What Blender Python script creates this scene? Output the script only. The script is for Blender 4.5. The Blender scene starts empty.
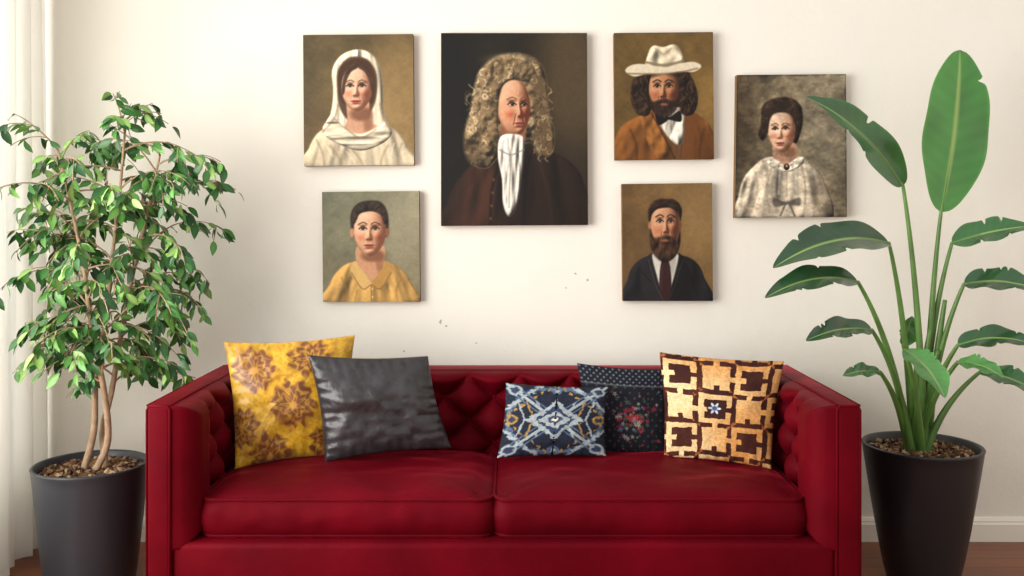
import bpy, bmesh, math, random
import numpy as np
from mathutils import Vector, Matrix, noise
random.seed(7); np.random.seed(7)
sc = bpy.context.scene
F=927.0; CZ=1.33; HY=216.0; WALL=3.80
def P(px,py,d): return Vector(((px-512)/F*d, d, CZ-(py-HY)/F*d))
def lin(c):
    c=np.asarray(c,dtype=float)/255.0
    return np.where(c<=0.04045,c/12.92,((np.maximum(c,0)+0.055)/1.055)**2.4)
def L(r,g,b): 
    v=lin((r,g,b)); return (float(v[0]),float(v[1]),float(v[2]),1.0)

# ---------------------------------------------------------------- materials
def newmat(name):
    m=bpy.data.materials.new(name); m.use_nodes=True
    nt=m.node_tree; b=nt.nodes['Principled BSDF']; return m,nt,b
def N(nt,t,**k):
    n=nt.nodes.new(t)
    for a,v in k.items(): setattr(n,a,v)
    return n
def add_bump(nt,b,scale=50,strength=.2,dist=.01,detail=4,coord='Object',node=None):
    tc=N(nt,'ShaderNodeTexCoord'); nz=N(nt,'ShaderNodeTexNoise')
    nz.inputs['Scale'].default_value=scale; nz.inputs['Detail'].default_value=detail
    nt.links.new(tc.outputs[coord],nz.inputs['Vector'])
    bp=N(nt,'ShaderNodeBump'); bp.inputs['Strength'].default_value=strength; bp.inputs['Distance'].default_value=dist
    nt.links.new(nz.outputs['Fac'],bp.inputs['Height']); nt.links.new(bp.outputs['Normal'],b.inputs['Normal'])
    return nz,tc
def simple(name,col,rough=.6,spec=.5,bump=None,var=0.0,varscale=8,metal=0,coat=0):
    m,nt,b=newmat(name)
    b.inputs['Base Color'].default_value=col; b.inputs['Roughness'].default_value=rough
    b.inputs['Specular IOR Level'].default_value=spec; b.inputs['Metallic'].default_value=metal
    b.inputs['Coat Weight'].default_value=coat
    if bump: add_bump(nt,b,*bump)
    if var>0:
        tc=N(nt,'ShaderNodeTexCoord'); nz=N(nt,'ShaderNodeTexNoise'); nz.inputs['Scale'].default_value=varscale
        nz.inputs['Detail'].default_value=5
        nt.links.new(tc.outputs['Object'],nz.inputs['Vector'])
        r=N(nt,'ShaderNodeValToRGB'); r.color_ramp.elements[0].position=.3; r.color_ramp.elements[1].position=.7
        r.color_ramp.elements[0].color=tuple(c*(1-var) for c in col[:3])+(1,)
        r.color_ramp.elements[1].color=tuple(min(1,c*(1+var)) for c in col[:3])+(1,)
        nt.links.new(nz.outputs['Fac'],r.inputs['Fac']); nt.links.new(r.outputs['Color'],b.inputs['Base Color'])
    return m
def vcol(name,rough=.6,spec=.4,bump=None,sheen=0,coat=0,metal=0):
    m,nt,b=newmat(name)
    a=N(nt,'ShaderNodeAttribute'); a.attribute_name='Col'
    nt.links.new(a.outputs['Color'],b.inputs['Base Color'])
    b.inputs['Roughness'].default_value=rough; b.inputs['Specular IOR Level'].default_value=spec
    b.inputs['Sheen Weight'].default_value=sheen; b.inputs['Coat Weight'].default_value=coat; b.inputs['Metallic'].default_value=metal
    if bump: add_bump(nt,b,*bump)
    return m

def velvet():
    m,nt,b=newmat('crimson_velvet')
    b.inputs['Roughness'].default_value=.58; b.inputs['Specular IOR Level'].default_value=.14
    b.inputs['Specular Tint'].default_value=(1,.25,.3,1)
    b.inputs['Sheen Weight'].default_value=.46; b.inputs['Sheen Roughness'].default_value=.22
    b.inputs['Sheen Tint'].default_value=(.95,.045,.09,1)
    tc=N(nt,'ShaderNodeTexCoord'); nz=N(nt,'ShaderNodeTexNoise'); nz.inputs['Scale'].default_value=3.6; nz.inputs['Detail'].default_value=4; nz.inputs['Roughness'].default_value=.5
    nz.inputs['Distortion'].default_value=.4
    nt.links.new(tc.outputs['Object'],nz.inputs['Vector'])
    r=N(nt,'ShaderNodeValToRGB'); r.color_ramp.elements[0].position=.28; r.color_ramp.elements[1].position=.74
    r.color_ramp.elements[0].color=(.068,.0008,.0036,1); r.color_ramp.elements[1].color=(.118,.0014,.0062,1)
    nt.links.new(nz.outputs['Fac'],r.inputs['Fac']); nt.links.new(r.outputs['Color'],b.inputs['Base Color'])
    n2=N(nt,'ShaderNodeTexNoise'); n2.inputs['Scale'].default_value=6; n2.inputs['Detail'].default_value=3
    nt.links.new(tc.outputs['Object'],n2.inputs['Vector'])
    bp=N(nt,'ShaderNodeBump'); bp.inputs['Strength'].default_value=.28; bp.inputs['Distance'].default_value=.022
    nt.links.new(n2.outputs['Fac'],bp.inputs['Height']); nt.links.new(bp.outputs['Normal'],b.inputs['Normal'])
    return m

# ---------------------------------------------------------------- mesh helpers
def mk(name,verts,faces,mat,parent=None,smooth=True,cols=None):
    me=bpy.data.meshes.new(name)
    if isinstance(verts,np.ndarray): verts=verts.tolist()
    if isinstance(faces,np.ndarray): faces=faces.tolist()
    me.from_pydata([tuple(v) for v in verts],[],faces); me.update()
    if smooth: me.polygons.foreach_set('use_smooth',[True]*len(me.polygons))
    if cols is not None:
        at=me.color_attributes.new(name='Col',type='FLOAT_COLOR',domain='POINT')
        c=np.ones((len(verts),4),dtype=np.float32); c[:,:3]=cols
        at.data.foreach_set('color',c.ravel())
    me.materials.append(mat)
    o=bpy.data.objects.new(name,me); sc.collection.objects.link(o)
    if parent: par(o,parent)
    return o
def par(o,e):
    o.parent=e; o.matrix_parent_inverse=Matrix.Translation(-e.location)
def empty(name,loc):
    e=bpy.data.objects.new(name,None); e.location=loc; e.empty_display_size=.1; sc.collection.objects.link(e); return e
def box(name,x0,x1,y0,y1,z0,z1,mat,parent=None,bev=0,seg=3):
    bm=bmesh.new(); bmesh.ops.create_cube(bm,size=1)
    for v in bm.verts:
        v.co=Vector(((x0+x1)/2+v.co.x*(x1-x0),(y0+y1)/2+v.co.y*(y1-y0),(z0+z1)/2+v.co.z*(z1-z0)))
    if bev: bmesh.ops.bevel(bm,geom=list(bm.edges),offset=bev,segments=seg,profile=.5,affect='EDGES')
    me=bpy.data.meshes.new(name); bm.to_mesh(me); bm.free(); me.materials.append(mat)
    if bev: me.polygons.foreach_set('use_smooth',[True]*len(me.polygons))
    o=bpy.data.objects.new(name,me); sc.collection.objects.link(o)
    if parent: par(o,parent)
    return o
def gridfaces(nu,nv,off=0,flip=False):
    i=np.arange(nv-1)[:,None]*nu+np.arange(nu-1)[None,:]+off; i=i.ravel()
    f=np.stack([i,i+1,i+1+nu,i+nu],1)
    return f[:,::-1] if flip else f
def tube_data(pts,rad,n=8,closed=False,off=0):
    V=[];Fc=[];pts=[Vector(p) for p in pts];m=len(pts)
    if not hasattr(rad,'__len__'): rad=[rad]*m
    up=None
    for i,p in enumerate(pts):
        if closed: t=pts[(i+1)%m]-pts[i-1]
        else: t=pts[min(i+1,m-1)]-pts[max(i-1,0)]
        t.normalize()
        if up is None:
            up=t.orthogonal().normalized()
        up=(up-t*up.dot(t)); up= up.normalized() if up.length>1e-6 else t.orthogonal().normalized()
        s=t.cross(up)
        for k in range(n):
            a=2*math.pi*k/n; V.append(p+(up*math.cos(a)+s*math.sin(a))*rad[i])
    segs=m if closed else m-1
    for i in range(segs):
        a=i*n; b=((i+1)%m)*n
        for k in range(n):
            k2=(k+1)%n; Fc.append([off+a+k,off+a+k2,off+b+k2,off+b+k])
    if not closed:
        Fc.append([off+k for k in range(n)][::-1]); Fc.append([off+(m-1)*n+k for k in range(n)])
    return V,Fc
def tube(name,pts,rad,mat,parent=None,n=8,closed=False):
    V,Fc=tube_data(pts,rad,n,closed); return mk(name,V,Fc,mat,parent)
def catmull(pts,k=8,closed=False):
    pts=[Vector(p) for p in pts]; m=len(pts); out=[]
    for i in range(m if closed else m-1):
        if closed: p0,p1,p2,p3=pts[i-1],pts[i],pts[(i+1)%m],pts[(i+2)%m]
        else: p0,p1,p2,p3=pts[max(i-1,0)],pts[i],pts[i+1],pts[min(i+2,m-1)]
        for j in range(k):
            t=j/k; out.append(.5*((2*p1)+(p2-p0)*t+(2*p0-5*p1+4*p2-p3)*t*t+(3*p1-p0-3*p2+p3)*t**3))
    if not closed: out.append(pts[-1])
    return out
def lathe(name,cx,cy,prof,mat,parent=None,n=64):
    V=[];Fc=[]
    for r,z in prof:
        for k in range(n):
            a=2*math.pi*k/n; V.append((cx+r*math.cos(a),cy+r*math.sin(a),z))
    for i in range(len(prof)-1):
        for k in range(n):
            k2=(k+1)%n; Fc.append([i*n+k,i*n+k2,(i+1)*n+k2,(i+1)*n+k])
    Fc.append(list(range(n))[::-1])
    return mk(name,V,Fc,mat,parent)
def vnoise(h,w,cy,cx,seed=0):
    cy=int(max(1,cy)); cx=int(max(1,cx))
    r=np.random.RandomState(seed); g=r.rand(cy+2,cx+2)
    y=np.linspace(0,cy,h,endpoint=False)[:,None]; x=np.linspace(0,cx,w,endpoint=False)[None,:]
    yi=y.astype(int); xi=x.astype(int); fy=y-yi; fx=x-xi
    fy=fy*fy*(3-2*fy); fx=fx*fx*(3-2*fx)
    return (g[yi,xi]*(1-fy)*(1-fx)+g[yi+1,xi]*fy*(1-fx)+g[yi,xi+1]*(1-fy)*fx+g[yi+1,xi+1]*fy*fx)-.5

# ---------------------------------------------------------------- room
def wallmat(name,marks=False):
    m,nt,b=newmat(name)
    b.inputs['Roughness'].default_value=.85; b.inputs['Specular IOR Level'].default_value=.15
    tc=N(nt,'ShaderNodeTexCoord')
    n1=N(nt,'ShaderNodeTexNoise'); n1.inputs['Scale'].default_value=1.6; n1.inputs['Detail'].default_value=6
    nt.links.new(tc.outputs['Object'],n1.inputs['Vector'])
    r=N(nt,'ShaderNodeValToRGB'); r.color_ramp.elements[0].position=.3; r.color_ramp.elements[1].position=.7
    r.color_ramp.elements[0].color=(.80,.765,.69,1); r.color_ramp.elements[1].color=(.825,.795,.725,1)
    nt.links.new(n1.outputs['Fac'],r.inputs['Fac'])
    out=r.outputs['Color']
    if marks:
        for (px,py,rr) in [(441,322,.007),(447,326,.006),(576,274,.006),(588,280,.005),(437,316,.004),(476,343,.005),(566,288,.005),(404,351,.005),(573,254,.004)]:
            c=P(px,py,WALL)
            nn=N(nt,'ShaderNodeTexNoise'); nn.inputs['Scale'].default_value=60
            nt.links.new(tc.outputs['Object'],nn.inputs['Vector'])
            vm=N(nt,'ShaderNodeVectorMath',operation='DISTANCE'); vm.inputs[1].default_value=c
            nt.links.new(tc.outputs['Object'],vm.inputs[0])
            ad=N(nt,'ShaderNodeMath',operation='MULTIPLY_ADD'); ad.inputs[1].default_value=.03
            nt.links.new(nn.outputs['Fac'],ad.inputs[0]); nt.links.new(vm.outputs['Value'],ad.inputs[2])
            lt=N(nt,'ShaderNodeMath',operation='LESS_THAN'); lt.inputs[1].default_value=rr+.012
            nt.links.new(ad.outputs[0],lt.inputs[0])
            mx=N(nt,'ShaderNodeMix',data_type='RGBA'); mx.inputs['B'].default_value=(.42,.38,.33,1)
            nt.links.new(lt.outputs[0],mx.inputs['Factor']); nt.links.new(out,mx.inputs['A']); out=mx.outputs['Result']
    nt.links.new(out,b.inputs['Base Color'])
    n2=N(nt,'ShaderNodeTexNoise'); n2.inputs['Scale'].default_value=7; n2.inputs['Detail'].default_value=9; n2.inputs['Roughness'].default_value=.66
    nt.links.new(tc.outputs['Object'],n2.inputs['Vector'])
    bp=N(nt,'ShaderNodeBump'); bp.inputs['Strength'].default_value=.32; bp.inputs['Distance'].default_value=.012
    nt.links.new(n2.outputs['Fac'],bp.inputs['Height']); nt.links.new(bp.outputs['Normal'],b.inputs['Normal'])
    return m
wall_m=wallmat('plaster_wall_marked',True); wall2=wallmat('plaster_wall')
trim_m=simple('trim_paint',L(238,233,222),.45)
def floormat():
    m,nt,b=newmat('wood_floor')
    tc=N(nt,'ShaderNodeTexCoord'); br=N(nt,'ShaderNodeTexBrick')
    br.inputs['Scale'].default_value=1; br.inputs['Brick Width'].default_value=1.1; br.inputs['Row Height'].default_value=.09
    br.inputs['Mortar Size'].default_value=.0015
    br.inputs['Color1'].default_value=L(168,94,46); br.inputs['Color2'].default_value=L(126,62,30); br.inputs['Mortar'].default_value=L(35,18,10)
    nt.links.new(tc.outputs['Object'],br.inputs['Vector'])
    mp=N(nt,'ShaderNodeMapping'); mp.inputs['Scale'].default_value=(2,30,1); nz=N(nt,'ShaderNodeTexNoise'); nz.inputs['Scale'].default_value=2; nz.inputs['Detail'].default_value=6
    nt.links.new(tc.outputs['Object'],mp.inputs['Vector']); nt.links.new(mp.outputs['Vector'],nz.inputs['Vector'])
    mx=N(nt,'ShaderNodeMix',data_type='RGBA',blend_type='MULTIPLY'); mx.inputs['Factor'].default_value=.5
    nt.links.new(br.outputs['Color'],mx.inputs['A']); nt.links.new(nz.outputs['Fac'],mx.inputs['B']); nt.links.new(mx.outputs['Result'],b.inputs['Base Color'])
    b.inputs['Roughness'].default_value=.35
    return m
box('wall_back',-2.12,3.3,WALL,WALL+.12,0,2.9,wall_m)
box('floor',-2.12,3.3,-2.0,WALL+.12,-.1,0,floormat())
def boxes_joined(name,lst,mat):
    V=[];Fc=[]
    for (x0,x1,y0,y1,z0,z1) in lst:
        o=len(V)
        V+=[(x0,y0,z0),(x1,y0,z0),(x1,y1,z0),(x0,y1,z0),(x0,y0,z1),(x1,y0,z1),(x1,y1,z1),(x0,y1,z1)]
        Fc+=[[o+a for a in f] for f in ([0,3,2,1],[4,5,6,7],[0,1,5,4],[1,2,6,5],[2,3,7,6],[3,0,4,7])]
    return mk(name,V,Fc,mat,None,False)
WX=-2.0
boxes_joined('wall_left',[(WX-.12,WX,-2,-.6,0,2.9),(WX-.12,WX,3.70,WALL,0,2.9),(WX-.12,WX,-.6,3.70,0,.3),(WX-.12,WX,-.6,3.70,2.6,2.9)],wall2)
fr=[(WX-.09,WX-.03,-.6,3.70,.3,.36),(WX-.09,WX-.03,-.6,3.70,2.54,2.6)]
for yy in (-.6,.78,2.18,3.64): fr.append((WX-.09,WX-.03,yy,yy+.06,.3,2.6))
boxes_joined('window_1',fr,trim_m)
box('wall_right',3.3,3.42,-2,WALL+.12,0,2.9,wall2)
def baseboard(name,x0,x1):
    prof=[(0,0),(.018,0),(.018,.07),(.014,.078),(.014,.084),(.008,.095),(0,.097)]
    V=[];n=len(prof)
    for x in (x0,x1):
        for (dy,z) in prof: V.append((x,WALL-dy,z))
    Fc=[[i,(i+1)%n,n+(i+1)%n,n+i] for i in range(n)]+[list(range(n))[::-1],[n+i for i in range(n)]]
    return mk(name,V,Fc,trim_m,None,False)
baseboard('baseboard_back',-1.99,3.29)

# ---------------------------------------------------------------- curtain
def curtain():
    m,nt,b=newmat('sheer_curtain_fabric')
    b.inputs['Base Color'].default_value=(.90,.885,.84,1); b.inputs['Roughness'].default_value=.9; b.inputs['Specular IOR Level'].default_value=.1
    tr=N(nt,'ShaderNodeBsdfTranslucent'); tr.inputs['Color'].default_value=(.95,.94,.90,1)
    mx=N(nt,'ShaderNodeMixShader'); mx.inputs[0].default_value=.45
    nt.links.new(b.outputs[0],mx.inputs[1]); nt.links.new(tr.outputs[0],mx.inputs[2])
    nt.links.new(mx.outputs[0],nt.nodes['Material Output'].inputs['Surface'])
    e=empty('sheer_curtain',(-1.87,3.3,0))
    nu,nv=300,30; y0,y1=2.75,3.74
    V=[]
    for j in range(nv):
        z=.02+(2.56-.02)*j/(nv-1); f=j/(nv-1)
        for i in range(nu):
            t=i/(nu-1); y=y0+(y1-y0)*t
            ph=t*2*math.pi*10+.5*math.sin(t*9)
            amp=(.044+.012*math.sin(t*23))*(1-.2*f)
            x=-1.893+amp*math.sin(ph)+.008*math.sin(ph*2.3+f*3)
            V.append((x,y+.012*math.cos(ph*1.1+f),z))
    mk('fabric',V,gridfaces(nu,nv),m,e)
    tube('rod',[(-1.893,-.7,2.58),(-1.893,3.78,2.58)],.014,simple('rod_metal',L(60,55,50),.4,metal=.8),e)
curtain()

# ---------------------------------------------------------------- sofa
VEL=velvet()
FY=2.84; SX0=-1.124; SX1=1.072; AT=.751; AW=.078; BY=3.50; BB=3.63
sofa=empty('red_velvet_sofa',((SX0+SX1)/2,3.2,0))
box('arm_left',SX0,SX0+AW,FY,BB,.12,AT,VEL,sofa,.014,4)
box('arm_right',SX1-AW,SX1,FY,BB,.12,AT,VEL,sofa,.014,4)
box('backrest_frame',SX0+AW-.01,SX1-AW+.01,BY,BB,.12,AT-.002,VEL,sofa,.02,4)
box('front_rail',SX0+AW-.005,SX1-AW+.005,FY+.012,BY+.02,.12,.322,VEL,sofa,.018,4)
def panel(name,O,U,V_,Nn,w,h,step,T,a,b,u_off=0,v_off=0,tuft_from=0,edge=.05,btn=True,edge_top=None):
    nu=int(w/step)+1; nv=int(h/step)+1
    u=np.linspace(0,w,nu)[None,:].repeat(nv,0); v=np.linspace(0,h,nv)[:,None].repeat(nu,1)
    et=edge_top or edge
    e=np.minimum(np.minimum(np.clip(u/edge,0,1),np.clip((w-u)/edge,0,1)),np.minimum(np.clip(v/edge,0,1),np.clip((h-v)/et,0,1)))
    e=np.sqrt(np.clip(1-(1-e)**2,0,1))
    p=(u-u_off)/a+(v-v_off)/b; q=(u-u_off)/a-(v-v_off)/b
    tf=(np.abs(np.sin(np.pi*p))*np.abs(np.sin(np.pi*q)))**.45
    m=np.clip((u-tuft_from)/.05,0,1) if tuft_from else 1.0
    top=np.clip((h-v)/.045,0,1)*1.0
    m=m*(.25+.75*top)
    tf=1-(1-tf)*m
    H=e*T*(.18+.82*tf)
    O=np.array(O);U=np.array(U);V_=np.array(V_);Nn=np.array(Nn)
    pos=O+u[...,None]*U+v[...,None]*V_+H[...,None]*Nn
    o=mk(name,pos.reshape(-1,3),gridfaces(nu,nv),VEL,sofa)
    if btn:
        VV=[];FF=[]
        for i in range(-40,41):
            for j in range(-40,41):
                uu=u_off+a*(i+j)/2; vv=v_off+b*(i-j)/2
                if uu<tuft_from+.03 or uu<.05 or uu>w-.05 or vv<.03 or vv>h-.035: continue
                c=O+uu*U+vv*V_+Nn*(T*.20)
                o0=len(VV); rings=5;seg=12
                for r in range(rings):
                    th=math.pi/2*r/(rings-1)
                    for s in range(seg):
                        ph=2*math.pi*s/seg
                        VV.append(c+ (U*math.cos(ph)+V_*math.sin(ph))*.0115*math.cos(th)+Nn*.008*math.sin(th))
                for r in range(rings-1):
                    for s in range(seg):
                        s2=(s+1)%seg; FF.append([o0+r*seg+s,o0+r*seg+s2,o0+(r+1)*seg+s2,o0+(r+1)*seg+s])
        if VV: mk(name+'_buttons',VV,FF,VEL,sofa)
xi0=SX0+AW; xi1=SX1-AW
panel('tufted_back',(xi0,BY+.004,.36),(1,0,0),(0,0,1),(0,-1,0),xi1-xi0,AT-.36-.004,.005,.072,.19,.17,u_off=.03,v_off=.29,edge=.045,edge_top=.04)
panel('tufted_arm_left',(xi0-.004,FY+.006,.30),(0,1,0),(0,0,1),(1,0,0),BY-FY,AT-.30-.004,.005,.078,.16,.17,u_off=.2,v_off=.35,tuft_from=.13,edge=.075,edge_top=.05)
panel('tufted_arm_right',(xi1+.004,FY+.006,.30),(0,1,0),(0,0,1),(-1,0,0),BY-FY,AT-.30-.004,.005,.078,.16,.17,u_off=.2,v_off=.35,tuft_from=.13,edge=.075,edge_top=.05)
for nm,xa,xb in (('left',SX0,SX0+AW),('right',SX1-AW,SX1)):
    r=.012; y=FY+.004
    pts=[(xa+.004,y,.13),(xa+.004,y,AT-r-.004),(xa+r,y,AT-.004),(xb-r,y,AT-.004),(xb-.004,y,AT-r-.004),(xb-.004,y,.13)]
    tube('piping_arm_front_'+nm,pts,.0045,VEL,sofa)
    for s,xx in (('outer',xa+.004),('inner',xb-.004)):
        tube('piping_arm_top_%s_%s'%(nm,s),[(xx,FY+.01,AT-.004),(xx,BB-.02,AT-.004)],.0045,VEL,sofa)
tube('piping_back_top',[(xi0,BY+.004,AT-.006),(xi1,BY+.004,AT-.006)],.0045,VEL,sofa)
def cushion(name,x0,x1,y0,y1,z0,z1,crown,seed):
    W=x1-x0;D=y1-y0;cx=(x0+x1)/2;cy=(y0+y1)/2; n=72; r=.05
    def ring(a,b,grow=0):
        t=max(abs(a),abs(b))
        if t<1e-9: return 0,0
        bx=a/t*W/2; by=b/t*D/2
        ccx=max(-(W/2-r),min(W/2-r,bx)); ccy=max(-(D/2-r),min(D/2-r,by))
        vx=bx-ccx;vy=by-ccy;l=math.hypot(vx,vy)
        if l>0: bx=ccx+vx/l*(r+grow); by=ccy+vy/l*(r+grow)
        return bx*t,by*t
    V=[]
    for s in (1,-1):
        for j in range(n+1):
            for i in range(n+1):
                a=-1+2*i/n;b=-1+2*j/n; x,y=ring(a,b)
                k=(1-a**6)*(1-b**4); k=k**.6
                if s>0:
                    z=z1+crown*k + .014*k*noise.noise(Vector((x*3.5+seed,y*5,seed)))+.006*k*noise.noise(Vector((x*8+seed,y*13,seed+4))) - .006*(1-k)
                    z-= .006*math.exp(-((abs(a)-.93)/.05)**2)
                else: z=z0
                V.append((cx+x,cy+y,z))
    f1=gridfaces(n+1,n+1).tolist(); f2=gridfaces(n+1,n+1,(n+1)**2,True).tolist(); Fc=f1+f2
    idx=[(i,0) for i in range(n)]+[(n,j) for j in range(n)]+[(n-i,n) for i in range(n)]+[(0,n-j) for j in range(n)]
    top=[j*(n+1)+i for i,j in idx]; m=len(top); lv=10; prev=top
    zt=z1-.006
    for l in range(1,lv):
        f=l/lv; cur=[]
        for (i,j) in idx:
            a=-1+2*i/n;b=-1+2*j/n; x,y=ring(a,b,.020*math.sin(math.pi*f)**.8+.004*noise.noise(Vector((i*.2+seed,j*.2,f*3)))*math.sin(math.pi*f))
            cur.append(len(V)); V.append((cx+x,cy+y,zt+(z0-zt)*f))
        for k in range(m): Fc.append([prev[k],cur[k],cur[(k+1)%m],prev[(k+1)%m]][::1])
        prev=cur
    bot=[(n+1)**2+t for t in top]
    for k in range(m): Fc.append([prev[k],bot[k],bot[(k+1)%m],prev[(k+1)%m]])
    mk(name,V,Fc,VEL,sofa)
    tp=[]
    for (i,j) in idx:
        a=-1+2*i/n;b=-1+2*j/n; x,y=ring(a,b,.003); tp.append((cx+x,cy+y))
    tube(name+'_piping_top',[(x,y,zt+.001) for x,y in tp],.0055,VEL,sofa,8,True)
    tube(name+'_piping_bottom',[(x,y,z0+.005) for x,y in tp],.0055,VEL,sofa,8,True)
sxm=-.057
cushion('seat_cushion_left',-.978,sxm-.003,2.905,3.47,.324,.446,.034,1.3)
cushion('seat_cushion_right',sxm+.003,.925,2.905,3.47,.324,.446,.034,7.7)
leg_m=simple('dark_wood_leg',L(50,28,18),.4)
for i,(x,y) in enumerate([(SX0+.08,FY+.08),(SX1-.08,FY+.08),(SX0+.08,BB-.08),(SX1-.08,BB-.08)]):
    lathe('leg_%d'%(i+1),x,y,[(.016,0),(.027,.125)],leg_m,sofa,16)

# ---------------------------------------------------------------- pillows
def pillow(name,TL,TR,BR,BL,T,fn,mat,n=150,pinch=.05,seed=0,back=.55,wr=.12,exp=.42):
    TL,TR,BR,BL=[np.array(P(*c)) for c in (TL,TR,BR,BL)]
    nn=np.cross(TR-TL,BL-TL); nn/=np.linalg.norm(nn)
    if nn[1]>0: nn=-nn
    t=np.linspace(0,1,n+1); u,v=np.meshgrid(t,t)
    up=.5+(u-.5)*(1-pinch*np.sin(np.pi*v)); vp=.5+(v-.5)*(1-pinch*np.sin(np.pi*u))
    base=(TL*(1-vp[...,None])+BL*vp[...,None])*(1-up[...,None])+(TR*(1-vp[...,None])+BR*vp[...,None])*up[...,None]
    s=(np.sin(np.pi*u)*np.sin(np.pi*v))**exp
    w=1+wr*2*(vnoise(n+1,n+1,5,5,seed)+.5*vnoise(n+1,n+1,11,11,seed+5))
    puck=.10*np.sin(u*70+3*vnoise(n+1,n+1,6,6,seed+2))*np.exp(-np.minimum(v,1-v)/.07)+.10*np.sin(v*66+3*vnoise(n+1,n+1,6,6,seed+3))*np.exp(-np.minimum(u,1-u)/.07)
    h=T*s*(w+puck)
    f=base+nn*h[...,None]; b=base-nn*(T*back*s)[...,None]
    V=np.concatenate([f.reshape(-1,3),b.reshape(-1,3)])
    col=lin(fn(u,v)); C=np.concatenate([col.reshape(-1,3)]*2)
    Fc=np.concatenate([gridfaces(n+1,n+1,0,True),gridfaces(n+1,n+1,(n+1)**2)])
    return mk(name,V,Fc,mat,None,True,C)
def mixc(c,m,col):
    m=np.clip(m,0,1)[...,None]; return c*(1-m)+np.array(col,float)*m
def sm(x,w): return np.clip(.5-x/w,0,1)
def f_gold(u,v):
    n=u.shape[0]; c=np.ones(u.shape+(3,))*np.array((200,152,34.))
    c*= (1+.22*vnoise(n,n,7,7,3)+.2*vnoise(n,n,60,60,4))[...,None]
    u2=u+.05*vnoise(n,n,8,8,41)+.02*vnoise(n,n,30,30,43); v2=v+.05*vnoise(n,n,8,8,42)+.02*vnoise(n,n,30,30,44)
    fo=np.sin(u2*30+2*np.sin(v2*19))*np.sin(v2*28+2*np.sin(u2*21)); c=mixc(c,.40*sm(-fo+.5,.25),(156,102,30))
    c=mixc(c,.4*sm(fo+.7,.2),(232,194,84))
    for (cx,cy,R) in [(.20,.24,.19),(.64,.16,.19),(.50,.56,.21),(.96,.44,.17),(.08,.70,.16),(.30,.95,.19),(.80,.88,.19)]:
        x=u2-cx;y=v2-cy;r=np.hypot(x,y);th=np.arctan2(y,x)
        rr=R*(.74+.20*np.abs(np.cos(3.5*th))+.10*np.cos(11*th)); m=sm(r-rr,.025)
        tex=np.clip(.66+.5*np.sin(r*80+2.5*np.cos(7*th))+1.0*vnoise(n,n,26,26,int(cx*99)),0,1)
        c=mixc(c,m*(.25+.72*tex),(110,60,34))
        c=mixc(c,sm(np.abs(r-rr*.62)-.006,.012)*.5*m,(222,172,80))
        c=mixc(c,sm(r-R*.16,.02)*.7,(210,156,72))
    return np.clip(c,0,255)
def f_grey(u,v):
    n=u.shape[0]; c=np.ones(u.shape+(3,))*np.array((46,43,46.))
    c*=(1+.35*vnoise(n,n,8,8,9)+.25*vnoise(n,n,30,30,10))[...,None]; return c
def f_ikat(u,v):
    n=u.shape[0]; x=np.abs(u-.5)*2; y=np.abs(v-.5)*2; j=.03*vnoise(n,n,40,40,5)*2
    x=x+j; y=y+j
    c=np.ones(u.shape+(3,))*np.array((30,35,50.))
    lt=(150,160,164); bl=(80,98,124); oc=(160,124,62)
    d=x+y
    c=mixc(c,sm(np.abs(np.hypot(x,y)-.93)-.05,.03),bl)
    c=mixc(c,sm(np.abs(d-1.28)-.05,.03),lt)
    c=mixc(c,sm(np.abs(d-1.05)-.03,.03)*(np.sin(x*50)>0),oc)
    c=mixc(c,sm(np.abs(x-y)-.05,.03)*sm(.2-d*.5,.03),lt)
    c=mixc(c,sm(np.abs(np.abs(x-y)-.14)-.025,.03)*sm(.25-d*.5,.03),bl)
    for k in (.22,.42,.6): c=mixc(c,sm(np.abs(x-k-.3*y)-.02,.02)*sm(y-.5,.05)*(x>.2),lt if k!=.42 else oc)
    c=mixc(c,sm(y+.9*x**.7-.62,.03)*1.0,lt)
    c=mixc(c,sm(y+.9*x**.7-.48,.03),(44,54,80))
    c=mixc(c,sm(x+y*1.3-.34,.03),lt)
    c=mixc(c,sm(np.hypot(x,y*1.1)-.13,.03),(48,58,88))
    c=mixc(c,sm(np.hypot(x,y)-.06,.02),(210,200,170))
    c=mixc(c,sm(np.hypot(x-.82,y-.82)-.15,.03),lt); c=mixc(c,sm(np.hypot(x-.82,y-.82)-.09,.03),(50,60,85))
    c=mixc(c,sm(np.hypot(x-.85,y)-.12,.03),oc); c=mixc(c,sm(np.hypot(x-.85,y)-.07,.03),(44,54,80))
    c=mixc(c,sm(np.hypot(x,y-.85)-.11,.03),bl); c=mixc(c,sm(np.hypot(x,y-.85)-.05,.03),lt)
    c*=(1+.25*vnoise(n,n,70,70,6))[...,None]
    return np.clip(c,0,255)
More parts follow.
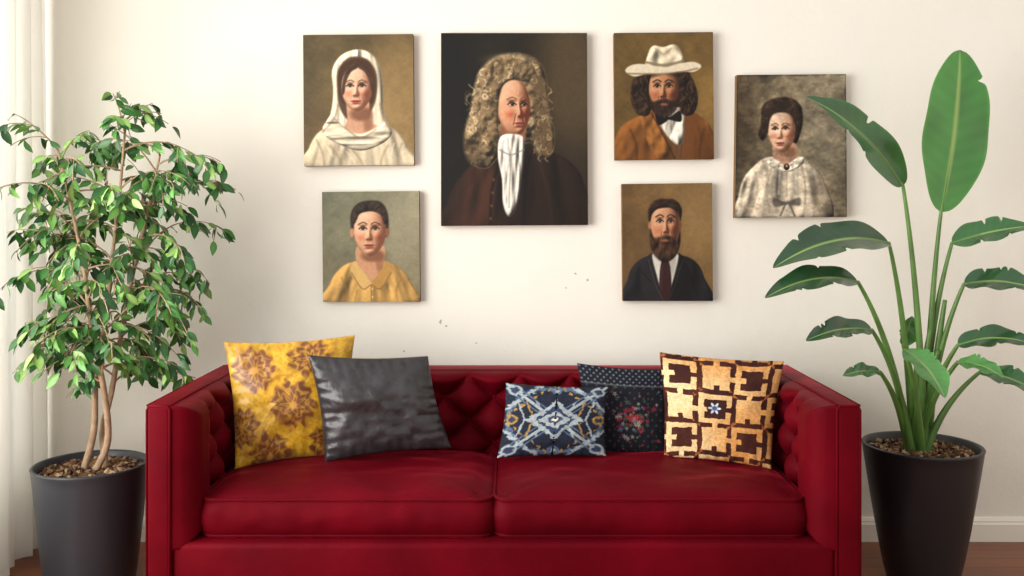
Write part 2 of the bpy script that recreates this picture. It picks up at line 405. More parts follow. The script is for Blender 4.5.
def f_floral(u,v):
    n=u.shape[0]; c=np.ones(u.shape+(3,))*np.array((24,24,30.))
    r=np.random.RandomState(12)
    c=mixc(c,.8*sm(-(np.sin(u*90)*np.sin(v*90))+.55,.2)*(v<.2),(105,120,140))
    c=mixc(c,.5*sm(np.abs(v-.2)-.008,.01),(130,135,140))
    c=mixc(c,.5*sm(-(np.sin(u*60+1)*np.sin(v*50))+.75,.2)*(v>.2),(80,100,120))
    for k in range(110):
        a=r.rand()*6.28; q=abs(r.randn())*.15; cx=.55+q*math.cos(a); cy=.58+q*math.sin(a)*1.1; R=.012+.020*r.rand()
        th=np.arctan2(v-cy,u-cx)
        m=sm(np.hypot(u-cx,v-cy)-R*(.75+.35*np.cos(5*th+k)),.012)
        c=mixc(c,m*.85,[(160,42,54),(136,32,46),(84,104,134),(150,140,130),(170,60,60),(60,80,70)][r.randint(6)])
    for k in range(26):
        cx=r.rand(); cy=.25+.7*r.rand(); m=sm(np.hypot((u-cx),(v-cy))-.012,.01); c=mixc(c,m*.7,[(110,125,150),(130,40,50),(150,150,140)][r.randint(3)])
    return c
def f_fret(u,v):
    n=u.shape[0]
    x=u+.010*vnoise(n,n,26,26,7)+.03*vnoise(n,n,4,4,17); y=v+.010*vnoise(n,n,26,26,8)+.03*vnoise(n,n,4,4,18)
    S=.60; st=.047
    best=np.full(u.shape,9.); DX=np.zeros(u.shape); DY=np.zeros(u.shape)
    for (ox,oy) in ((0,0),(S/2,S/2)):
        dx=(x-.46-ox+S/2)%S-S/2; dy=(y-.5-oy+S/2)%S-S/2
        d=np.abs(dx)+np.abs(dy)
        s_=d<best; best=np.where(s_,d,best); DX=np.where(s_,dx,DX); DY=np.where(s_,dy,DY)
    q=np.maximum(np.abs(DX),np.abs(DY)); k=np.floor(q/st).astype(int)
    light=(k%2==0)&(k>0)|(k==5)
    gap=((np.abs(DY)<st*.5)&(DX>0)&(k==2))|((np.abs(DX)<st*.5)&(DY<0)&(k==4))
    bar=((np.abs(DY)<st*.5)&(DX<0)&((k==3)|(k==1)))|((np.abs(DX)<st*.5)&(DY>0)&(k==3))
    light=(light&~gap)|bar
    # stepped zig-zag bands where the nested squares meet
    zz=((np.floor(x/st)+np.floor(y/st))%2==0)&(best>S*.47)
    c=np.ones(u.shape+(3,))*np.array((52,22,18.)); c=mixc(c,vnoise(n,n,6,6,2)+.3,(88,42,26))
    g=np.clip(.35+1.2*vnoise(n,n,3,3,8)+.7*(u-.4),0,1)[...,None]
    lt=np.array((222,194,148.))*(1-g)+np.array((196,136,74.))*g
    c=np.where(light[...,None],lt,c)
    c=np.where((zz&~light)[...,None],np.array((150,84,44.)),c)
    r=np.hypot(u-.46,v-.5); th=np.arctan2(v-.5,u-.46)
    c=mixc(c,sm(r-.070,.01),(48,22,18)); c=mixc(c,sm(r-.06*(.7+.3*np.cos(6*th)),.01),(190,195,205)); c=mixc(c,sm(r-.022,.01),(60,80,130))
    c*=(1+.2*vnoise(n,n,70,70,6))[...,None]
    return np.clip(c,0,255)
pil=vcol('brocade_fabric',.38,.5,(220,.2,.003),.1)
pillow('gold_brocade_pillow',(224,342,3.27),(355,335,3.375),(350,455,3.35),(235,469,3.17),.075,f_gold,pil,n=200,seed=1,pinch=.06)
pillow('grey_leather_pillow',(308,355,3.23),(428,356,3.34),(452,448,3.28),(325,462,3.18),.07,f_grey,vcol('grey_leather',.32,.5,(20,.5,.012)),seed=2,wr=.2,pinch=.06)
cot=vcol('woven_cotton',.8,.2,(200,.3,.003))
pillow('ikat_pillow',(506,383,3.31),(608,387,3.31),(606,456,3.25),(497,458,3.24),.06,f_ikat,cot,seed=3)
pillow('floral_embroidered_pillow',(577,363,3.40),(672,370,3.40),(668,455,3.355),(588,455,3.355),.045,f_floral,cot,seed=4,back=.4)
pillow('fret_pattern_pillow',(659,352,3.36),(784,361,3.27),(771,469,3.18),(664,457,3.28),.07,f_fret,cot,n=240,seed=5)

# ---------------------------------------------------------------- paintings
LD=np.array((-.50,-.50,.70)); LD=LD/np.linalg.norm(LD)
class Cv:
    def __init__(s,x0,y0,x1,y1,base,ss=2.6):
        s.b=(x0,y0,x1,y1); s.w=int((x1-x0)*ss); s.h=int((y1-y0)*ss); s.ss=ss
        s.X,s.Y=np.meshgrid(np.linspace(x0,x1,s.w),np.linspace(y0,y1,s.h))
        s.I=np.ones((s.h,s.w,3))*np.array(base,float)
        s.clip=None
    def crop(s,xa,xb,ya,yb,m):
        x0,y0,x1,y1=s.b
        i0=max(0,int((xa-m-x0)/(x1-x0)*s.w)-1); i1=min(s.w,int((xb+m-x0)/(x1-x0)*s.w)+2)
        j0=max(0,int((ya-m-y0)/(y1-y0)*s.h)-1); j1=min(s.h,int((yb+m-y0)/(y1-y0)*s.h)+2)
        return slice(j0,max(j0,j1)),slice(i0,max(i0,i1))
    def put(s,sl,m,col,a):
        m=m*a
        if s.clip is not None: m=m*s.clip[sl]
        s.I[sl]=s.I[sl]*(1-m[...,None])+np.array(col,float)*m[...,None]
    def ell(s,cx,cy,rx,ry,col,soft=1.2,a=1,rot=0,ret=False):
        R=max(rx,ry); sl=s.crop(cx-R,cx+R,cy-R,cy+R,soft+1); X=s.X[sl]-cx;Y=s.Y[sl]-cy
        c,sn=math.cos(rot),math.sin(rot); x=X*c+Y*sn; y=-X*sn+Y*c
        q=np.sqrt((x/rx)**2+(y/ry)**2); d=(q-1)*min(rx,ry)
        m=np.clip(.5-d/soft,0,1); m=m*m*(3-2*m)
        if ret:
            M=np.zeros((s.h,s.w)); M[sl]=m; return M
        s.put(sl,m,col,a)
    def dist(s,pts,sl,closed):
        X=s.X[sl];Y=s.Y[sl]; D=np.full(X.shape,1e9); ins=np.zeros(X.shape,bool); n=len(pts)
        for i in range(n if closed else n-1):
            x1,y1=pts[i]; x2,y2=pts[(i+1)%n]
            dx,dy=x2-x1,y2-y1; l=dx*dx+dy*dy+1e-9
            t=np.clip(((X-x1)*dx+(Y-y1)*dy)/l,0,1)
            D=np.minimum(D,(X-x1-t*dx)**2+(Y-y1-t*dy)**2)
            if closed:
                c=((y1>Y)!=(y2>Y))&(X<(x2-x1)*(Y-y1)/((y2-y1) if y2!=y1 else 1e-9)+x1); ins^=c
        D=np.sqrt(D)
        return np.where(ins,-D,D) if closed else D
    def poly(s,pts,col,soft=1.2,a=1,smooth=True,ret=False):
        if smooth: pts=[(p.x,p.y) for p in catmull([(x,y,0) for x,y in pts],5,True)]
        xs=[p[0] for p in pts];ys=[p[1] for p in pts]
        sl=s.crop(min(xs),max(xs),min(ys),max(ys),soft+1)
        m=np.clip(.5-s.dist(pts,sl,True)/soft,0,1)
        if ret:
            M=np.zeros((s.h,s.w)); M[sl]=m; return M
        s.put(sl,m,col,a)
    def line(s,pts,w,col,soft=1,a=1,smooth=True):
        if smooth and len(pts)>2: pts=[(p.x,p.y) for p in catmull([(x,y,0) for x,y in pts],4)]
        xs=[p[0] for p in pts];ys=[p[1] for p in pts]
        sl=s.crop(min(xs),max(xs),min(ys),max(ys),w+soft+1)
        if s.X[sl].size==0: return
        m=np.clip(.5-(s.dist(pts,sl,False)-w/2)/soft,0,1); m=m*m*(3-2*m); s.put(sl,m,col,a)
    def bg(s,c00,c10,c01,c11,mott=.12,seed=0):
        x0,y0,x1,y1=s.b; u=((s.X-x0)/(x1-x0))[...,None]; v=((s.Y-y0)/(y1-y0))[...,None]
        A=[np.array(c,float) for c in (c00,c10,c01,c11)]
        s.I=(A[0]*(1-u)+A[1]*u)*(1-v)+(A[2]*(1-u)+A[3]*u)*v
        s.I*=(1+mott*2*(vnoise(s.h,s.w,5,4,seed)+.6*vnoise(s.h,s.w,14,12,seed+1)+.4*vnoise(s.h,s.w,45,30,seed+2)))[...,None]
    def relief(s,pts,amp,seed,sx,sy,round_=6,soft=2,dome=.6,shear=0.0):
        """painted modelling of a softly folded form lit from the upper left"""
        P2=[(p.x,p.y) for p in catmull([(x,y,0) for x,y in pts],5,True)]
        xs=[p[0] for p in P2];ys=[p[1] for p in P2]
        sl=s.crop(min(xs),max(xs),min(ys),max(ys),soft+1)
        D=-s.dist(P2,sl,True); m=np.clip(.5+D/soft,0,1)
        X=s.X[sl]; Y=s.Y[sl]; xc=(min(xs)+max(xs))/2
        big=vnoise(256,256,256/max(1,sy),256/max(1,sx),seed); big2=vnoise(256,256,512/max(1,sy),512/max(1,sx),seed+1)
        yy=Y-min(ys); xx=(X-xc)/(1+shear*yy/max(1,(max(ys)-min(ys))))
        ii=np.clip((yy).astype(float),0,254); jj=np.clip(xx+128,0,254)
        i0=ii.astype(int); j0=jj.astype(int); fi=ii-i0; fj=jj-j0
        def samp(b): return b[i0,j0]*(1-fi)*(1-fj)+b[i0+1,j0]*fi*(1-fj)+b[i0,j0+1]*(1-fi)*fj+b[i0+1,j0+1]*fi*fj
        z=samp(big)*min(sx,sy)*.9+.5*samp(big2)*min(sx,sy)*.5
        e=np.clip(D/round_,0,1); z=z+dome*round_*np.sqrt(np.clip(1-(1-e)**2,0,1))
        gy,gx=np.gradient(z,1/s.ss)
        gx=np.clip(gx,-1.6,1.6);gy=np.clip(gy,-1.6,1.6)
        n=1/np.sqrt(gx*gx+gy*gy+1); l=(-gx*LD[0]-gy*LD[1]+LD[2])*n-LD[2]
        if s.clip is not None: m=m*s.clip[sl]
        k=1+amp*l*m
        s.I[sl]=s.I[sl]*np.clip(k,.15,1.4)[...,None]
    def blur(s,n=1):
        for _ in range(n):
            A=np.pad(s.I,((1,1),(1,1),(0,0)),'edge')
            s.I=(A[1:-1,1:-1]*4+A[:-2,1:-1]*2+A[2:,1:-1]*2+A[1:-1,:-2]*2+A[1:-1,2:]*2+A[:-2,:-2]+A[:-2,2:]+A[2:,:-2]+A[2:,2:])/16
    def finish(s,seed=1,k=.035,nb=1,expo=.96):
        s.blur(nb)
        s.I*=(1+k*2*(vnoise(s.h,s.w,s.h/5,s.w/5,seed)+.5*vnoise(s.h,s.w,s.h/12,s.w/12,seed+9)))[...,None]
        s.I=np.clip(s.I*expo,0,255)
def face(c,cx,cy,rx,ry,skin,yaw=0,dark=(96,54,38),hi=(255,226,198),lip=(170,70,65),brow=(60,40,28),iris=(40,30,24),blush=(214,110,90),blush_a=.3,tilt=0,nose=1.0,jaw=.30,browa=.8,age=0,E=-.13):
    m_=4; sl=c.crop(cx-rx,cx+rx,cy-ry,cy+ry,m_)
    ct,st=math.cos(tilt),math.sin(tilt)
    dx=c.X[sl]-cx; dy=c.Y[sl]-cy
    x=(dx*ct+dy*st)/rx; y=(-dx*st+dy*ct)/ry
    wd=1-jaw*np.clip(y-.05,0,1)**1.5-.05*np.clip(-y-.2,0,1)
    xn=(x-yaw*.25*np.clip(y,0,1))/wd
    r2=np.abs(xn)**2.2+np.abs(y)**2.3
    d=(r2**(1/2.25)-1)*min(rx,ry)
    mask=np.clip(.5-d/1.3,0,1)
    z=.70*np.clip(1-r2,0,1)**.5
    fx=x-yaw
    fx=np.where(fx*yaw>0,fx/(1-.55*abs(yaw)),fx/(1+.12*abs(yaw)))
    g=lambda a,b,sa,sb: np.exp(-((fx-a)/sa)**2-((y-b)/sb)**2)
    ns=np.sign(yaw)*min(.14,abs(yaw)*.45)
    z=z-.14*(g(-.38,E-.03,.21,.10)+g(.38,E-.03,.21,.10))
    z=z+.06*(g(-.40,E,.14,.055)+g(.40,E,.14,.055))
    z=z-(.02+.03*age)*(g(-.38,E+.11,.20,.03)+g(.38,E+.11,.20,.03))
    z=z+.05*(g(-.38,E-.16,.28,.06)+g(.38,E-.16,.28,.06))
    ax=ns*np.clip((y+.15)/.45,0,1)
    ridge=np.exp(-((fx-ax)/(.11+.05*np.clip(y/.3,0,1)))**2)*np.clip((y-E+.12)/.42,0,1)*(1/(1+np.exp((y-.30)/.022)))
    z=z+.22*nose*ridge+.06*nose*(g(ns-.15,.26,.07,.05)+g(ns+.15,.26,.07,.05))
    z=z+.07*(g(-.52,.16,.24,.16)+g(.52,.16,.24,.16))
    for sd in (-1,1):
        lx=ns*.6+sd*(.22+.35*(y-.26)); z=z-(.015+.03*age)*np.exp(-((fx-lx)/.05)**2)*((y>.2)&(y<.62))
    z=z+.05*g(ns*.6,.515,.22,.035)+.06*g(ns*.6,.60,.18,.04)-.05*g(ns*.6,.56,.26,.014)
    z=z-.06*g(ns*.6,.70,.22,.045)+.08*g(ns*.6,.84,.24,.10)
    z=z+.05*g(0,-.60,.5,.22)
    gy,gx=np.gradient(z*rx,1/c.ss); gx=np.clip(gx,-1.5,1.5); gy=np.clip(gy,-1.5,1.5)
    n=1/np.sqrt(gx*gx+gy*gy+1); l=np.clip((-gx*LD[0]-gy*LD[1]+LD[2])*n,0,1)
    l=l-.16*g(ns+.21,.20,.12,.13)-.16*g(ns+.02,.37,.22,.035)-.14*np.clip(x-.1,0,1)-.12*(g(-.38,E-.06,.24,.07)+g(.38,E-.06,.24,.07))
    l=l+.04*vnoise(l.shape[0],l.shape[1],l.shape[0]/5,l.shape[1]/5,int(cx))
    t=np.clip(l*.93,0,1)
    S=np.array(skin,float);Dk=np.array(dark,float);Hi=np.array(hi,float)
    a=np.clip(t/.62,0,1)[...,None]; a=a**1.15; col=Dk*(1-a)+S*a
    b=np.clip((t-.66)/.30,0,1)[...,None]; col=col*(1-b*.5)+Hi*b*.5
    bl=(np.clip(g(-.55,.22,.25,.16)+g(.55,.22,.25,.16)+.6*g(ns,.26,.15,.08),0,1)*blush_a)[...,None]
    col=col*(1-bl)+col*(np.array(blush)/220.)*bl
    M=mask if c.clip is None else mask*c.clip[sl]
    c.I[sl]=c.I[sl]*(1-M[...,None])+col*M[...,None]
    def W(a,b):
        k=(1-.55*abs(yaw)) if a*yaw>0 else (1+.12*abs(yaw)); X=(yaw+a*k)*rx; Y=b*ry
        return (cx+X*ct-Y*st, cy+X*st+Y*ct)
    for sd in (-1,1):
        k=(1-.55*abs(yaw)) if sd*yaw>0 else 1
        ex,ey=W(sd*.39,E)
        c.ell(ex,ey,rx*.215*k,ry*.055,(216,200,182) if sd<0 else (184,166,150),.9,.8)
        c.ell(ex+yaw*1.6,ey-.1,rx*.115,ry*.066,iris,.8,1)
        c.ell(ex+yaw*1.6-rx*.035,ey-ry*.025,.45,.4,(230,222,212),.6,.7)
        a0=W(sd*.39-.25,E+.014);a1=W(sd*.39,E-.070);a2=W(sd*.39+.25,E+.016)
        c.line([a0,a1,a2],1.2,(36,22,17),.8,1)
        a0=W(sd*.39-.19,E+.05);a1=W(sd*.39,E+.072);a2=W(sd*.39+.19,E+.05); c.line([a0,a1,a2],.5,(90,50,38),.8,.55)
        a0=W(sd*.39-.2,E-.105);a1=W(sd*.39,E-.145);a2=W(sd*.39+.22,E-.10); c.line([a0,a1,a2],.5,(100,58,42),1,.5)
        b0=W(sd*.14,E-.175);b1=W(sd*.38,E-.24);b2=W(sd*.68,E-.16)
        c.line([b0,b1,b2],ry*.05,brow,1.2,browa)
    mx,my=W(ns*.6,.555)
    c.ell(mx,my-ry*.024,rx*.28*(1-.3*abs(yaw)),ry*.038,[q*.82 for q in lip],1.0,.9); c.ell(mx,my+ry*.045,rx*.22*(1-.3*abs(yaw)),ry*.046,lip,1.1,.85)
    c.line([(mx-rx*.29,my),(mx,my+ry*.01),(mx+rx*.29,my)],.7,(74,24,26),.8,.85)
    c.ell(mx-rx*.04,my+ry*.035,rx*.08,ry*.012,[min(255,q*1.35) for q in lip],.8,.5)
    nx,nyy=W(ns,.325)
    for q in (-.10,.10): c.ell(nx+q*rx,nyy,rx*.055,ry*.018,(70,30,24),.8,.75)
def curls(c,region,n,cols,seed,w=1.2,size=4,a=.8):
    r=random.Random(seed); xs=[p[0] for p in region]; ys=[p[1] for p in region]
    old=c.clip; M=c.poly(region,(0,0,0),3,ret=True); c.clip=M if old is None else M*old
    for i in range(n):
        x=r.uniform(min(xs),max(xs)); y=r.uniform(min(ys),max(ys)); s=size*r.uniform(.5,1.2); d=r.choice((-1,1)); ph=r.uniform(0,6.28)
        pts=[(x+d*s*math.cos(ph+k*.8)*(1-k*.10),y+s*math.sin(ph+k*.8)*(1-k*.10)) for k in range(6)]
        c.line(pts,w,r.choice(cols),1.2,a,False)
    c.clip=old
def hairs(c,region,flow,n,cols,seed,ln=9,w=.8,a=.6):
    """fine painted strands following a flow function (x,y)->angle"""
    r=random.Random(seed); xs=[p[0] for p in region]; ys=[p[1] for p in region]
    old=c.clip; M=c.poly(region,(0,0,0),1.5,ret=True); c.clip=M if old is None else M*old
    for i in range(n):
        x=r.uniform(min(xs),max(xs)); y=r.uniform(min(ys),max(ys)); pts=[(x,y)]
        for k in range(4):
            t=flow(x,y)+r.uniform(-.15,.15); x+=math.cos(t)*ln/4; y+=math.sin(t)*ln/4; pts.append((x,y))
        c.line(pts,w,r.choice(cols),.9,a,False)
    c.clip=old

canv_edge=simple('canvas_edge',L(120,92,62),.85,.2,(150,.3,.003))
paint_m=vcol('oil_paint_canvas',.5,.25,(120,.08,.002))
def hang(name,c,corners,th=.032):
    d=WALL-th-.004
    TL,TR,BR,BL=[np.array(P(x,y,d)) for x,y in corners]
    h,w=c.h,c.w
    u=np.linspace(0,1,w)[None,:,None]; v=np.linspace(0,1,h)[:,None,None]
    pos=(TL*(1-u)+TR*u)*(1-v)+(BL*(1-u)+BR*u)*v
    front=mk('painted_canvas',pos.reshape(-1,3),gridfaces(w,h,0,True),paint_m,None,True,lin(c.I).reshape(-1,3))
    ctr=Vector(((TL+BR)/2).tolist())
    e=empty(name,ctr); par(front,e)
    A=[TL,TR,BR,BL]; V=[tuple(a) for a in A]; V=[(x,y+.0006,z) for x,y,z in V]+[(x,WALL,z) for x,y,z in V]
    mk('stretcher',V,[[0,3,2,1],[4,5,6,7],[0,1,5,4],[1,2,6,5],[2,3,7,6],[3,0,4,7]],canv_edge,e,False)
    return e

# 1: veiled woman
c=Cv(303,34,414,166,(0,0,0)); c.bg((84,72,46),(106,88,54),(104,84,52),(150,122,76),.12,1)
c.ell(398,100,26,60,(158,128,82),30,.5)
robe=[(304,170),(308,148),(317,133),(332,124),(344,112),(370,112),(386,124),(399,134),(408,148),(413,170)]
c.poly(robe,(206,190,160),1.5)
veil=[(357,49),(371,53),(380,66),(383,88),(383,110),(388,126),(378,138),(342,138),(322,130),(330,114),(333,92),(332,70),(341,55)]
c.relief(robe,.9,31,6,34,9,shear=.6)
c.poly(veil,(222,208,180),1.2); c.relief(veil,.95,33,5,44,9,shear=.3)
c.poly([(357,56),(369,60),(377,74),(377,95),(372,110),(364,120),(348,120),(339,106),(337,86),(338,70),(346,59)],(84,60,42),2)
hr_=[(357,58),(370,63),(376,80),(374,100),(368,104),(346,104),(340,98),(338,80),(342,65)]
c.poly(hr_,(66,42,27),1.5)
c.poly([(348,100),(368,100),(369,120),(377,128),(360,140),(344,130),(347,120)],(202,152,120),1.5)
c.ell(361,114,11,7,(112,70,48),5,.8); c.ell(368,122,5,12,(128,82,58),5,.65)
face(c,357,88.5,15.6,23.2,(222,178,146),yaw=-.06,dark=(118,72,50),lip=(178,62,60),brow=(74,48,32),blush_a=.4)
for sd in (-1,1):
    reg=[(358,61),(358+sd*6,64),(358+sd*12,71),(358+sd*15.5,82),(358+sd*16.5,94),(358+sd*13.8,93),(358+sd*12,82),(358+sd*7,72),(358,67)]
    c.poly(reg,(62,40,26),1.4); hairs(c,reg,lambda x,y,sd=sd:(math.pi/2-sd*max(.1,1.2-(y-62)*.05)),50,[(112,78,52),(44,28,18),(88,60,40)],4,7,.7,.7)
wrap=[(330,116),(344,127),(360,134),(378,127),(386,122),(392,134),(380,145),(360,151),(340,145),(324,134)]
c.poly(wrap,(222,208,180),2,.9); c.relief(wrap,1.1,37,30,4,4)
for p in [[(338,104),(334,118),(322,132)],[(380,104),(384,120),(392,132)],[(345,128),(360,138),(376,130)]]: c.line(p,1.6,(130,110,84),2.4,.65)
for p in [[(352,150),(360,160),(362,168)],[(330,146),(338,158),(342,168)],[(388,146),(382,158),(380,168)],[(316,140),(322,154),(324,168)],[(402,144),(398,156),(398,168)]]: c.line(p,1.8,(140,122,94),3.2,.6)
for p in [[(346,152),(354,162)],[(324,144),(332,156)],[(394,144),(390,158)]]: c.line(p,1.2,(246,234,208),2.4,.6)
c.finish(3); hang('veiled_woman_portrait',c,[(303,35),(413,34),(414,165),(304,166)])

# 2: wigged man
c=Cv(441,33,588,226,(0,0,0)); c.bg((19,18,15),(52,43,29),(14,12,11),(36,27,19),.14,5)
c.ell(572,84,30,64,(96,78,52),40,.6); c.ell(455,90,20,60,(14,14,13),20,.5)
wig=[(506,54),(526,55),(542,66),(548,90),(548,112),(554,132),(552,152),(540,158),(530,142),(500,156),(486,168),(468,160),(464,136),(470,112),(474,90),(479,72),(491,60)]
coat=[(441,232),(446,205),(456,182),(472,164),(492,148),(530,146),(556,154),(574,166),(584,185),(589,232)]
c.poly(coat,(32,20,15),2.5); c.poly([(452,232),(456,200),(468,174),(486,158),(499,190),(498,232)],(66,38,26),9,.75)
c.relief(coat,1.0,51,11,44,12,shear=.5)
c.line([(500,160),(492,190),(490,228)],2.5,(14,9,8),3,.8); c.line([(530,156),(525,190),(524,228)],3,(11,7,7),3,.8); c.line([(538,160),(548,190),(552,226)],2,(58,38,28),5,.5)
for yy in (180,193,206,219): c.ell(494-(yy-176)*.08,yy,1.3,1.5,(104,76,48),.9,.8)
c.poly(wig,(122,102,74),4)
WC=[(176,154,120),(148,126,94),(92,74,50),(204,184,148),(64,50,34),(160,138,104)]
curls(c,wig,340,WC,4,1.2,4.8,.55)
for xs_ in (471,478,486,540,547): 
    hairs(c,[(xs_-5,84),(xs_+5,84),(xs_+6,156),(xs_-6,158)],lambda x,y:math.pi/2+1.0*math.sin(y*.42),26,WC,int(xs_),14,1.1,.6)
c.relief(wig,1.1,53,8,7,12)
c.ell(543,122,8,38,(52,40,28),10,.5); c.ell(476,150,10,14,(50,38,26),10,.5); c.ell(508,60,20,6,(196,176,140),8,.35)
c.poly([(502,126),(524,128),(523,148),(506,150)],(130,80,56),2)
face(c,514,108,16.5,28.5,(206,150,114),yaw=.30,dark=(92,50,32),lip=(150,72,62),hi=(246,212,176),brow=(92,68,46),iris=(30,22,18),blush=(206,98,74),blush_a=.5,nose=1.3,jaw=.2,age=1)
hl=[(488,64),(512,58),(532,66),(539,80),(537,90),(530,84),(522,81),(511,80),(503,86),(499,100),(498,124),(499,148),(484,154),(481,100)]
c.poly(hl,(116,96,68),3); curls(c,hl,170,WC,8,1.1,3.8,.65); c.relief(hl,1.0,57,7,7,5)
hr=[(534,78),(545,80),(549,110),(553,150),(542,154),(535,124),(534,96)]
c.poly(hr,(92,74,50),3); curls(c,hr,70,[(140,118,86),(96,78,54),(164,142,108),(58,44,30)],9,1.1,3.4,.65)
crv=[(500,138),(512,134),(524,138),(524,156),(521,180),(517,204),(509,217),(503,204),(502,180),(498,158)]
c.poly(crv,(212,206,194),1.5); c.relief(crv,1.3,59,4,22,5)
c.line([(500,150),(511,155),(524,150)],1.4,(118,110,98),2,.75); c.line([(512,156),(510,180),(509,208)],1.4,(128,120,110),2,.7); c.line([(505,158),(505,185)],1,(160,152,142),1.6,.6); c.line([(518,158),(515,188)],1,(150,142,132),1.6,.6)
c.finish(5); hang('wigged_gentleman_portrait',c,[(441,33),(587,33),(588,225),(441,226)])

# 3: man with hat
c=Cv(614,32,714,160,(0,0,0)); c.bg((100,78,40),(114,88,46),(78,60,31),(128,98,52),.12,9)
hair=[(648,66),(684,66),(692,80),(697,98),(694,112),(684,118),(648,118),(636,112),(632,98),(640,82)]
c.poly(hair,(34,22,16),2.5)
jk=[(612,164),(614,140),(622,125),(640,115),(655,110),(684,110),(700,117),(711,129),(716,164)]
c.poly(jk,(120,74,32),1.6); c.relief(jk,1.0,61,9,26,9,shear=.5)
c.ell(704,150,14,20,(78,44,18),14,.5); c.line([(630,130),(636,146),(636,162)],1.8,(66,38,16),3,.7); c.line([(704,130),(700,148),(700,162)],1.8,(60,34,14),3,.7)
c.poly([(652,112),(682,112),(690,135),(684,164),(660,164),(650,140)],(98,66,38),1.5)
for k_ in range(5): c.line([(662+k_*5,140),(660+k_*5,162)],.8,(66,42,24),1.2,.6)
sh_=[(656,110),(681,108),(685,124),(681,144),(672,142),(660,126)]
c.poly(sh_,(216,208,192),1.4); c.relief(sh_,1,63,5,12,3)
la=[(640,116),(652,110),(662,130),(676,162),(660,164),(646,140)]; lb=[(686,112),(700,118),(694,140),(690,162),(684,162),(685,136)]
c.poly(la,(138,88,40),1.5); c.relief(la,1,65,10,14,3); c.poly(lb,(104,62,27),1.5)
c.line([(651,113),(663,136),(675,161)],1,(54,28,12),1.4)
c.poly([(655,113),(664,117),(667,115),(670,117),(680,111),(681,122),(669,120),(666,122),(658,125)],(18,15,15),1.2)
face(c,664,89,15.3,25,(180,124,86),yaw=-.06,dark=(74,42,28),lip=(140,72,60),hi=(232,186,146),brow=(28,18,14),iris=(20,14,10),blush_a=.4,browa=.95,nose=1.2,jaw=.2,age=1)
beard=[(649,95),(652,101),(658,100.5),(664,98.5),(670,100.5),(676,101),(679,95),(678,107),(672,115),(664,118),(655,114),(650,106)]
c.poly(beard,(34,22,15),2.6,.9); hairs(c,beard,lambda x,y:math.pi/2+(664-x)*.05,90,[(76,54,38),(22,14,10),(52,36,26)],13,5,.7,.6)
c.ell(664,104.5,3.8,1.4,(146,80,68),1.2,.9)
for rg,sd in (([(634,78),(650,72),(648,90),(650,112),(640,115),(631,100)],5),([(680,72),(692,78),(698,98),(693,114),(681,113),(680,92)],6)):
    c.poly(rg,(34,22,15),2.5); hairs(c,rg,lambda x,y:math.pi/2+.7*math.sin(y*.55+x*.3),90,[(66,45,31),(18,12,10),(88,62,42)],sd,9,.9,.7); c.relief(rg,1,sd,6,6,4)
c.poly([(648,67),(682,66),(681,77),(664,74),(650,77)],(34,22,15),3.5,.8)
cr=[(646,68),(649,51),(654,45),(664,46.5),(674,44),(681,50),(684,67),(664,70)]
c.poly(cr,(208,194,166),1.2); c.relief(cr,.9,67,12,14,9)
c.line([(656,48),(664,54),(672,48)],1.6,(150,132,104),2.4,.7)
c.line([(647,62),(664,65),(684,61)],2.8,(128,110,82),1.6,.85)
br_=[(625,70),(633,64),(648,64),(664,67),(682,63),(695,62),(702,66.5),(694,72),(680,71.5),(664,74),(648,73.5),(634,76)]
c.poly(br_,(216,203,176),1.2); c.line([(628,73),(642,73.5),(664,73.5),(684,71.5),(698,68.5)],1.6,(120,100,72),1.8,.85)
c.finish(7); hang('man_in_hat_portrait',c,[(614,33),(713,32),(714,159),(615,160)])

# 4: woman right
c=Cv(736,74,847,218,(0,0,0)); c.bg((92,80,60),(126,114,92),(100,88,68),(136,122,98),.30,13)
c.ell(742,110,14,50,(62,48,33),16,.5); c.ell(826,130,24,60,(148,138,118),30,.4)
bl_=[(738,222),(739,196),(744,178),(754,166),(768,157),(800,157),(813,166),(824,180),(829,222)]
c.poly(bl_,(196,182,160),1.8); c.relief(bl_,1.1,71,7,30,11,shear=.5)
c.ell(822,200,10,22,(116,100,78),10,.5)
hair=[(780,97),(792,98),(801,106),(803,120),(800,134),(795,144),(780,140),(768,132),(763,140),(758,134),(762,120),(761,108),(768,100)]
c.poly(hair,(40,29,22),2); curls(c,hair,60,[(68,51,38),(24,17,13),(88,68,50)],2,.9,3,.6); c.relief(hair,.9,73,7,7,6)
c.poly([(775,143),(795,143),(797,158),(786,168),(774,159)],(186,144,116),1.5); c.ell(788,152,9,4.5,(118,78,56),4,.75)
face(c,782,131,13.8,21.8,(212,174,144),yaw=-.12,dark=(116,76,56),lip=(164,76,70),brow=(58,42,32),tilt=-.03,blush_a=.35)
hp=[(766,106),(782,99),(797,106),(800,122),(795,124),(791,115),(781,112),(771,116),(768,130),(765,138),(761,122)]
c.poly(hp,(44,32,24),2); curls(c,hp,60,[(74,56,41),(26,19,15),(92,73,52)],7,.8,2.4,.7)
col_=[(769,159),(778,160),(786,166),(795,159),(803,157),(803,164),(788,172),(770,166)]
c.poly(col_,(226,214,194),1.2); c.relief(col_,1,75,4,4,2)
c.ell(787,167,3,3.4,(28,20,18),.9); c.ell(787,166,1.4,1.4,(170,126,74),.8)
for p,cc in [([(772,168),(767,190),(771,214)],(138,124,100)),([(802,166),(806,188),(804,216)],(134,120,98)),([(780,172),(779,194)],(232,222,202)),([(796,170),(797,192)],(230,220,200)),([(787,174),(787,196)],(152,138,114)),([(756,172),(758,190),(752,212)],(148,134,110)),([(764,170),(764,190)],(228,216,194))]: c.line(p,1.6,cc,3,.6)
